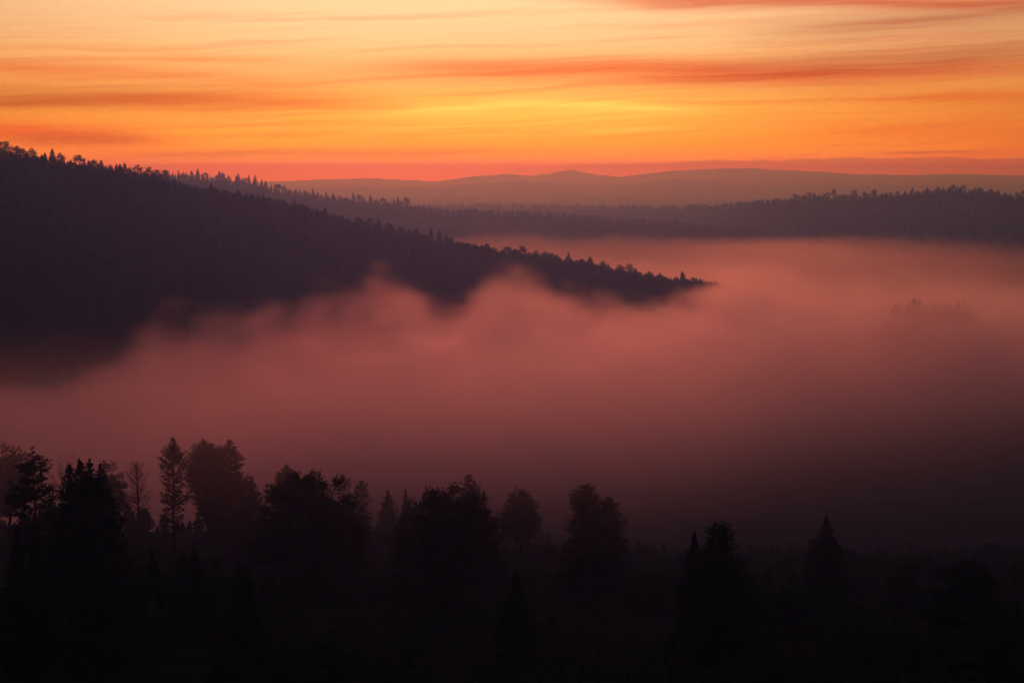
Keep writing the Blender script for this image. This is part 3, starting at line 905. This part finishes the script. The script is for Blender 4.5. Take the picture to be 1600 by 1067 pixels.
SINGLES = [   # column, height in photo pixels, kind, label, short name
    (5, 27, 'broadleaf', 'bushy tree at the left edge, highest on the near ridge crest', 'bushy tree at the left edge'),
    (36, 22, 'open_pine', 'gappy pine just left of the forked pine on the left skyline', 'gappy pine left of the stout skyline pine'),
    (51, 26, 'pine', 'stout round pine standing up on the left skyline', 'stout round skyline pine'),
    (66, 20, 'spruce', 'short pointed spruce right of the stout skyline pine', 'short spruce right of the stout pine'),
    (83, 30, 'fir', 'tall blunt fir, second high tree on the left skyline', 'tall blunt skyline fir'),
    (95, 26, 'pine', 'round pine just right of the tall blunt skyline fir', 'round pine beside the tall skyline fir'),
    (124, 26, 'open_pine', 'leaning gappy pine at the step in the left skyline', 'leaning gappy pine at the skyline step'),
    (188, 22, 'spruce', 'pointed spruce left of two domed pines against the orange sky', 'pointed spruce left of the domed pines'),
    (203, 20, 'fir', 'blunt fir beside the left of two domed pines against the sky', 'fir beside the domed pines'),
    (216, 24, 'open_pine', 'left of two domed pines with sky showing under their boughs', 'left domed pine'),
    (233, 24, 'open_pine', 'right of two domed pines with sky showing under their boughs', 'right domed pine'),
    (257, 24, 'open_pine', 'lone thin-stemmed pine right of the two domed skyline pines', 'lone thin-stemmed pine'),
    (577, 30, 'pine', 'round pine, left of a clump halfway down the near crest', 'round pine of the mid-crest clump'),
    (592, 32, 'fir', 'tall blunt fir in the clump halfway down the near crest', 'tall fir of the mid-crest clump'),
    (608, 28, 'pine', 'leaning pine right of the tall fir halfway down the crest', 'leaning pine of the mid-crest clump'),
    (630, 26, 'fir', 'blunt fir below the clump halfway down the near crest', 'blunt fir below the mid-crest clump'),
    (651, 30, 'fir', 'broad fir left of the tallest spruce on the near crest', 'broad fir left of the tallest spruce'),
    (673, 36, 'spruce', 'tallest pointed spruce halfway along the near ridge crest', 'tallest crest spruce'),
    (687, 32, 'fir', 'ragged fir just right of the tallest crest spruce', 'ragged fir by the tallest spruce'),
    (697, 28, 'fir', 'second ragged fir right of the tallest crest spruce', 'second ragged fir by the tallest spruce'),
    (760, 26, 'pine', 'flat-topped pine above the tall fog plume', 'flat-topped pine above the fog plume'),
    (797, 28, 'spruce', 'slim spruce right of the flat-topped pine on the lower crest', 'slim lower-crest spruce'),
    (816, 30, 'open_pine', 'forked pine with sky through it on the lower crest', 'forked lower-crest pine'),
    (838, 24, 'broadleaf', 'bushy round tree right of the forked crest pine', 'bushy lower-crest tree'),
    (888, 32, 'spruce', 'tiered spruce standing clear above the lower crest', 'tiered lower-crest spruce'),
    (922, 30, 'fir', 'pointed fir right of the tiered spruce on the lower crest', 'pointed lower-crest fir'),
    (942, 26, 'pine', 'flat-topped pine right of the pointed fir on the lower crest', 'flat-topped lower-crest pine'),
    (983, 30, 'open_pine', 'umbrella-shaped pine with sky under its crown on the lower crest', 'umbrella-shaped pine'),
    (1014, 24, 'pine', 'round pine right of the umbrella-shaped crest pine', 'round pine past the umbrella pine'),
    (1031, 24, 'fir', 'small fir left of the egg-shaped tree near the ridge end', 'small fir left of the egg-shaped fir'),
    (1066, 32, 'fir', 'egg-shaped fir, tallest near the misty end of the ridge', 'egg-shaped fir'),
    (1083, 24, 'pine', 'round pine right of the egg-shaped fir', 'round pine past the egg-shaped fir'),
    (1098, 24, 'spruce', 'pointed spruce near the misty end of the near ridge', 'pointed spruce near the ridge end'),
    (1117, 24, 'fir', 'last clear fir before the near ridge sinks into fog', 'last clear fir of the ridge'),
    (1133, 22, 'fir', 'first blurred fir where the near ridge enters the fog', 'first blurred fir of the ridge'),
    (1150, 20, 'spruce', 'faint last spruce of the near ridge lost in fog', 'faint last spruce of the ridge'),
    (330, 27, 'fir', 'blunt fir standing up in the even middle of the near crest', 'fir in the even middle crest'),
    (412, 26, 'spruce', 'spruce standing up below the tall middle ridge spruces', 'spruce below the middle ridge spruces'),
    (462, 27, 'spruce', 'sharp spruce further down the even middle of the crest', 'sharp spruce of the even middle crest'),
    (508, 28, 'fir', 'broad fir at the lower end of the even middle crest', 'broad fir ending the even middle crest'),
]
SINGLES.sort()
_r = np.random.default_rng(SEED + 401)
for px, h, kind, lab, short in SINGLES:
    crest_tree(NEAR, px, h * (1.12 if px < 270 else 0.88), kind, _r, lab, 'trees along the near ridge crest', s=0.0)
SK = [q[0] for q in SINGLES]
NEAR_ROW = []
NEAR_ROW += crest_row(NEAR, -30, 270, 64, 23, 411, labels('in the upper row of the near ridge crest'), 'near ridge crest, upper row', MIXED, SK)
NEAR_ROW += crest_row(NEAR, 270, 560, 72, 18, 412, labels('in the even middle of the near ridge crest'), 'near ridge crest, middle row', MIXED, SK)
NEAR_ROW += crest_row(NEAR, 560, 860, 62, 19, 413, labels('in the lower row of the near ridge crest'), 'near ridge crest, lower row', MIXED, SK)
NEAR_ROW += crest_row(NEAR, 860, 1140, 58, 18.5, 414, labels('in the last row of the near ridge'), 'near ridge crest, last row', MIXED, SK)
# name each by its place beside the nearest tree that stands out
ORD = ('first', 'second', 'third', 'fourth', 'fifth', 'sixth', 'seventh', 'eighth')
NEAR_ROW.sort(key=lambda q: q[0])
for i, (x, o, k) in enumerate(NEAR_ROW):
    left = [q for q in SINGLES if q[0] < x]
    right = [q for q in SINGLES if q[0] >= x]
    best = None
    if left:
        n = sum(1 for q in NEAR_ROW if left[-1][0] < q[0] < x)
        best = (n, 'right', left[-1][4])
    if right:
        n = sum(1 for q in NEAR_ROW if x < q[0] < right[0][0])
        if best is None or n < best[0]:
            best = (n, 'left', right[0][4])
    if best[0] < len(ORD):
        o['label'] = '%s small tree %s of the %s' % (ORD[best[0]], best[1], best[2])
hazy = lambda where: {k: 'small hazy %s %s' % (w, where) for k, w in WORDS.items()}
crest_row(MIDDLE, 262, 640, 62, 15, 421, hazy('along the crest of the middle ridge'), 'middle ridge crest', {'spruce': .5, 'fir': .3, 'open_pine': .2})
crest_row(RIGHT, 1240, 1620, 58, 15, 431, hazy('along the crest of the hill at the right'), 'right hill crest', {'pine': .3, 'open_pine': .35, 'fir': .25, 'spruce': .1})
crest_row(KNOLL, 1385, 1525, 18, 11.5, 441, hazy('poking out of the fog on the knoll'), 'knoll in the fog', {'spruce': .55, 'fir': .45})
_r = np.random.default_rng(SEED + 402)
for px, h, lab in ((373, 19, 'hazy narrow spruce, left of two tall ones on the middle ridge'), (389, 20, 'hazy narrow spruce, left of the gap on the middle ridge'),
                   (399, 22, 'hazy tall spruce, right of two tall ones on the middle ridge'), (415, 17, 'hazy lone spruce right of the two tall middle ridge spruces')):
    crest_tree(MIDDLE, px, h, 'spruce', _r, lab, 'middle ridge crest', s=0.0)

# ------------------------------------------------------------------ the air: even haze over everything
def volume_mat(name, color, density, aniso, absorb=(0, 0, 0)):
    m = bpy.data.materials.new(name)
    m.use_nodes = True
    m.node_tree.nodes.clear()
    N = Nodes(m.node_tree)
    v = N.new('ShaderNodeVolumePrincipled')
    v.inputs['Color'].default_value = (*color, 1)
    v.inputs['Absorption Color'].default_value = (*absorb, 1)
    v.inputs['Density'].default_value = density
    v.inputs['Anisotropy'].default_value = aniso
    v.inputs['Blackbody Intensity'].default_value = 0.0
    o = N.new('ShaderNodeOutputMaterial')
    N.l.new(v.outputs[0], o.inputs['Volume'])
    return m


def build_haze():
    x, y0, y1, z0, z1 = 12500, -2000, 23000, VALLEY - 45, 33
    v = [(sx * x, yy, zz) for zz in (z0, z1) for yy in (y0, y1) for sx in (-1, 1)]
    f = [(0, 2, 3, 1), (4, 5, 7, 6), (0, 1, 5, 4), (2, 6, 7, 3), (0, 4, 6, 2), (1, 3, 7, 5)]
    me = mesh_from('haze', np.array(v, float), np.array(f), volume_mat('haze_air', (0.117, 0.228, 0.62), HAZE_DENSITY, 0.78, (1.0, 0.76, 0.0)))
    return link('haze', me, kind='stuff', label='thin even dusk haze over the whole valley')


HAZE_DENSITY = 3.95e-4
build_haze()


# ------------------------------------------------------------------ valley fog: a grid of density, soft-topped
# where the fog's upper edge lies against the near ridge, as (photo column, photo row)
FOG_EDGE = np.array([(-200, 618), (0, 612), (80, 606), (120, 586), (170, 568), (215, 548), (245, 522), (275, 509), (310, 516), (345, 520), (385, 510), (420, 503), (455, 512),
                     (485, 485), (510, 464), (535, 480), (565, 476), (600, 456), (630, 458), (660, 485), (690, 506), (725, 490), (760, 458), (780, 444), (800, 442), (830, 456), (855, 466),
                     (890, 486), (940, 490), (1000, 491), (1050, 486), (1085, 474), (1120, 450), (1150, 432), (1200, 430), (1900, 430)], float)
_x = np.arange(-200, 1901, 4.0)
_y = np.interp(_x, FOG_EDGE[:, 0], FOG_EDGE[:, 1])
_y[3:-3] = np.convolve(_y, np.hanning(9)[1:-1] / np.hanning(9).sum(), 'valid')
FOG_EDGE = np.stack([_x, _y], 1)
FOG_TOP = -136.0


def fog_fields(X, Y):
    px, _ = pix(X, Y, np.full(X.shape, FOG_TOP))
    H = np.full(X.shape, FOG_TOP) + 5.0 * value_noise(X / 210.0, Y / 210.0, 91, 3)
    # in front of the near ridge the top follows its uneven edge
    De = np.interp(px, [-200, 0, 250, 500, 800, 1000, 1300, 1900], [740, 765, 960, 1230, 1330, 1400, 1620, 2000])
    Dc = np.interp(px, [0, 300, 500, 800, 1200], [1130, 1300, 1500, 1630, 1710]) + 40
    pe = np.interp(px + 10.0 * value_noise(px / 30.0, Y / 120.0, 96, 2), FOG_EDGE[:, 0], FOG_EDGE[:, 1]) + 9.0 * value_noise(px / 26.0, Y / 110.0, 95, 3)
    slope = np.interp(pe.ravel(), np.arange(300, 700, 4.0), [at(0, p, 1.0)[2] for p in np.arange(300, 700, 4.0)]).reshape(pe.shape)
    ze = slope * np.maximum(Y, De)
    wgt = np.exp(-(np.minimum(Y - De, 0) / 170.0) ** 2) * np.exp(-(np.maximum(Y - Dc, 0) / 120.0) ** 2) * np.interp(px, [1120, 1190], [1, 0])
    H = H * (1 - wgt) + ze * wgt
    # the bank stands a little higher over the open valley at the right
    H = H + 6.0 * np.interp(px, [1080, 1220], [0, 1]) * np.exp(-((Y - 1750) / 500.0) ** 2)
    # behind the near ridge it lies lower with distance, lapping the farther hills
    lap = 376.0 + 3.0 * value_noise(px / 60.0, Y / 300.0, 97, 3) - 14.0 * np.exp(-((px - 790) / 60.0) ** 2) - 6.0 * np.exp(-((px - 975) / 50.0) ** 2) \
        - 6.0 * np.exp(-((px - 1360) / 70.0) ** 2)
    far = np.interp(Y, [2150, 2550], [0, 1])
    H = H * (1 - far) + np.minimum(H, -(lap - HORIZON) / FOCAL * Y) * far
    # thin towards the foreground slope, full in mid valley, thinner behind
    rho = np.interp(Y / De, [0.30, 0.42, 0.54, 0.66, 0.80, 1.0], [0.0, 0.002, 0.018, 0.25, 1.0, 1.2])
    rho = rho * np.interp(Y, [450, 650, 820, 960], [0.15, 0.35, 0.8, 1.0])
    rho = rho * np.interp(Y + 380.0 * np.interp(px, [1120, 1300], [0, 1]), [1650, 2150, 5000], [1.0, 0.05, 0.05]) * np.interp(px, [1100, 1250], [1.0, 1.4]) ** np.interp(Y, [1700, 2200], [0, 1]) * np.interp(px, [1000, 1300], [1.0, 2.2]) ** np.interp(Y, [1900, 2300], [0, 1]) * np.interp(px, [1100, 1300, 1600], [1.0, 0.62, 0.48])
    w = np.interp(Y, [300, 700, 1200, 2500, 4000], [16.0, 8.5, 11.0, 7.0, 6.0])
    # denser about the knoll, so that only its treetops show
    xk, yk, _ = at(1455, 470, 1500)
    rho = rho + 0.55 * np.exp(-((X - xk - 25.0) / 150.0) ** 2 - ((Y - yk + 70.0) / 110.0) ** 2)
    w = w * (1 - 0.5 * np.interp(px, [150, 330], [1, 0]) * np.interp(Y, [1050, 1300], [1, 0]))
    for c, q in ((515, 22.0), (605, 34.0), (790, 34.0), (275, 26.0)):
        b = wgt * np.exp(-((px - c) / q) ** 2)
        w, H, rho = w + 5.0 * b, H - 5.0 * b, rho * (1 - 0.45 * b)
    return H, rho, w


def build_fog():
    xs = np.arange(-1340, 1341, 10.0)
    ys = np.arange(170, 3760, 10.0)
    Yg, Xg = np.meshgrid(ys, xs, indexing='ij')
    H, rho, w = fog_fields(Xg, Yg)
    v = np.stack([Xg, Yg, np.zeros_like(Xg)], -1).reshape(-1, 3)
    me = mesh_from('valley_fog', v, grid_faces(len(ys), len(xs))[:, ::-1])
    a = me.attributes.new('fog', 'FLOAT_VECTOR', 'POINT')
    a.data.foreach_set('vector', np.stack([H, rho, w], -1).astype(np.float32).ravel())
    mat = volume_mat('fog_air', (1.0, 0.88, 1.0), FOG_DENSITY, 0.73)
    me.materials.append(mat)
    o = link('valley_fog', me, kind='stuff', label='bank of pink fog filling the valley')
    g = bpy.data.node_groups.new('fog_grid', 'GeometryNodeTree')
    g.interface.new_socket('Geometry', in_out='INPUT', socket_type='NodeSocketGeometry')
    g.interface.new_socket('Geometry', in_out='OUTPUT', socket_type='NodeSocketGeometry')
    N = Nodes(g)
    gi, go = N.new('NodeGroupInput'), N.new('NodeGroupOutput')
    pos = N.new('GeometryNodeInputPosition')
    sp = N.new('ShaderNodeSeparateXYZ')
    N.l.new(pos.outputs[0], sp.inputs[0])
    at_ = N.new('GeometryNodeInputNamedAttribute', data_type='FLOAT_VECTOR')
    at_.inputs['Name'].default_value = 'fog'
    near = N.new('GeometryNodeSampleNearestSurface', data_type='FLOAT_VECTOR')
    N.l.new(gi.outputs[0], near.inputs['Mesh'])
    N.l.new(at_.outputs[0], near.inputs['Value'])
    N.l.new(N.vec(sp.outputs[0], sp.outputs[1], 0.0), near.inputs['Sample Position'])
    sf = N.new('ShaderNodeSeparateXYZ')
    N.l.new(near.outputs[0], sf.inputs[0])
    # billows: the top is warped by noise in three dimensions
    n1 = N.noise(N.vec(sp.outputs[0], N.mul(sp.outputs[1], 0.7), N.mul(sp.outputs[2], 1.6)), 1 / 36.0, 4.0, 0.60)
    n2 = N.noise(N.vec(sp.outputs[0], N.mul(sp.outputs[1], 0.7), sp.outputs[2]), 1 / 420.0, 2.0, 0.5)
    d = N.add(N.sub(sf.outputs[0], sp.outputs[2]), N.mul(N.sub(n1, 0.5), N.mul(sf.outputs[2], 8.0)))
    body = N.smooth(N.div(d, sf.outputs[2]), -1.7, 2.4)
    # thin mist drifting among the foreground trees
    mist = N.mul(N.mul(N.smooth(sp.outputs[1], 230.0, 390.0), N.smooth(sp.outputs[1], 500.0, 395.0)), N.mul(N.smooth(sp.outputs[2], -46.0, -68.0), N.smooth(sp.outputs[2], -84.0, -62.0)))
    mist = N.mul(mist, N.smooth(sp.outputs[0], 140.0, -20.0, 0.25, 1.0))
    dens = N.add(N.mul(N.mul(body, sf.outputs[1]), N.add(0.7, N.mul(n2, 0.6))), N.mul(N.mul(mist, MIST), N.add(0.5, n2)))
    vc = N.new('GeometryNodeVolumeCube')
    N.l.new(dens, vc.inputs['Density'])
    vc.inputs['Min'].default_value = (-1300, 190, -240)
    vc.inputs['Max'].default_value = (1300, 3700, -36)
    vc.inputs['Resolution X'].default_value = 250
    vc.inputs['Resolution Y'].default_value = 320
    vc.inputs['Resolution Z'].default_value = 46
    sm = N.new('GeometryNodeSetMaterial')
    sm.inputs['Material'].default_value = mat
    N.l.new(vc.outputs[0], sm.inputs['Geometry'])
    N.l.new(sm.outputs[0], go.inputs[0])
    md = o.modifiers.new('fog_grid', 'NODES')
    md.node_group = g
    mat.cycles.volume_step_rate = 8.0
    return o


FOG_DENSITY = 0.017
MIST = 0.15
build_fog()
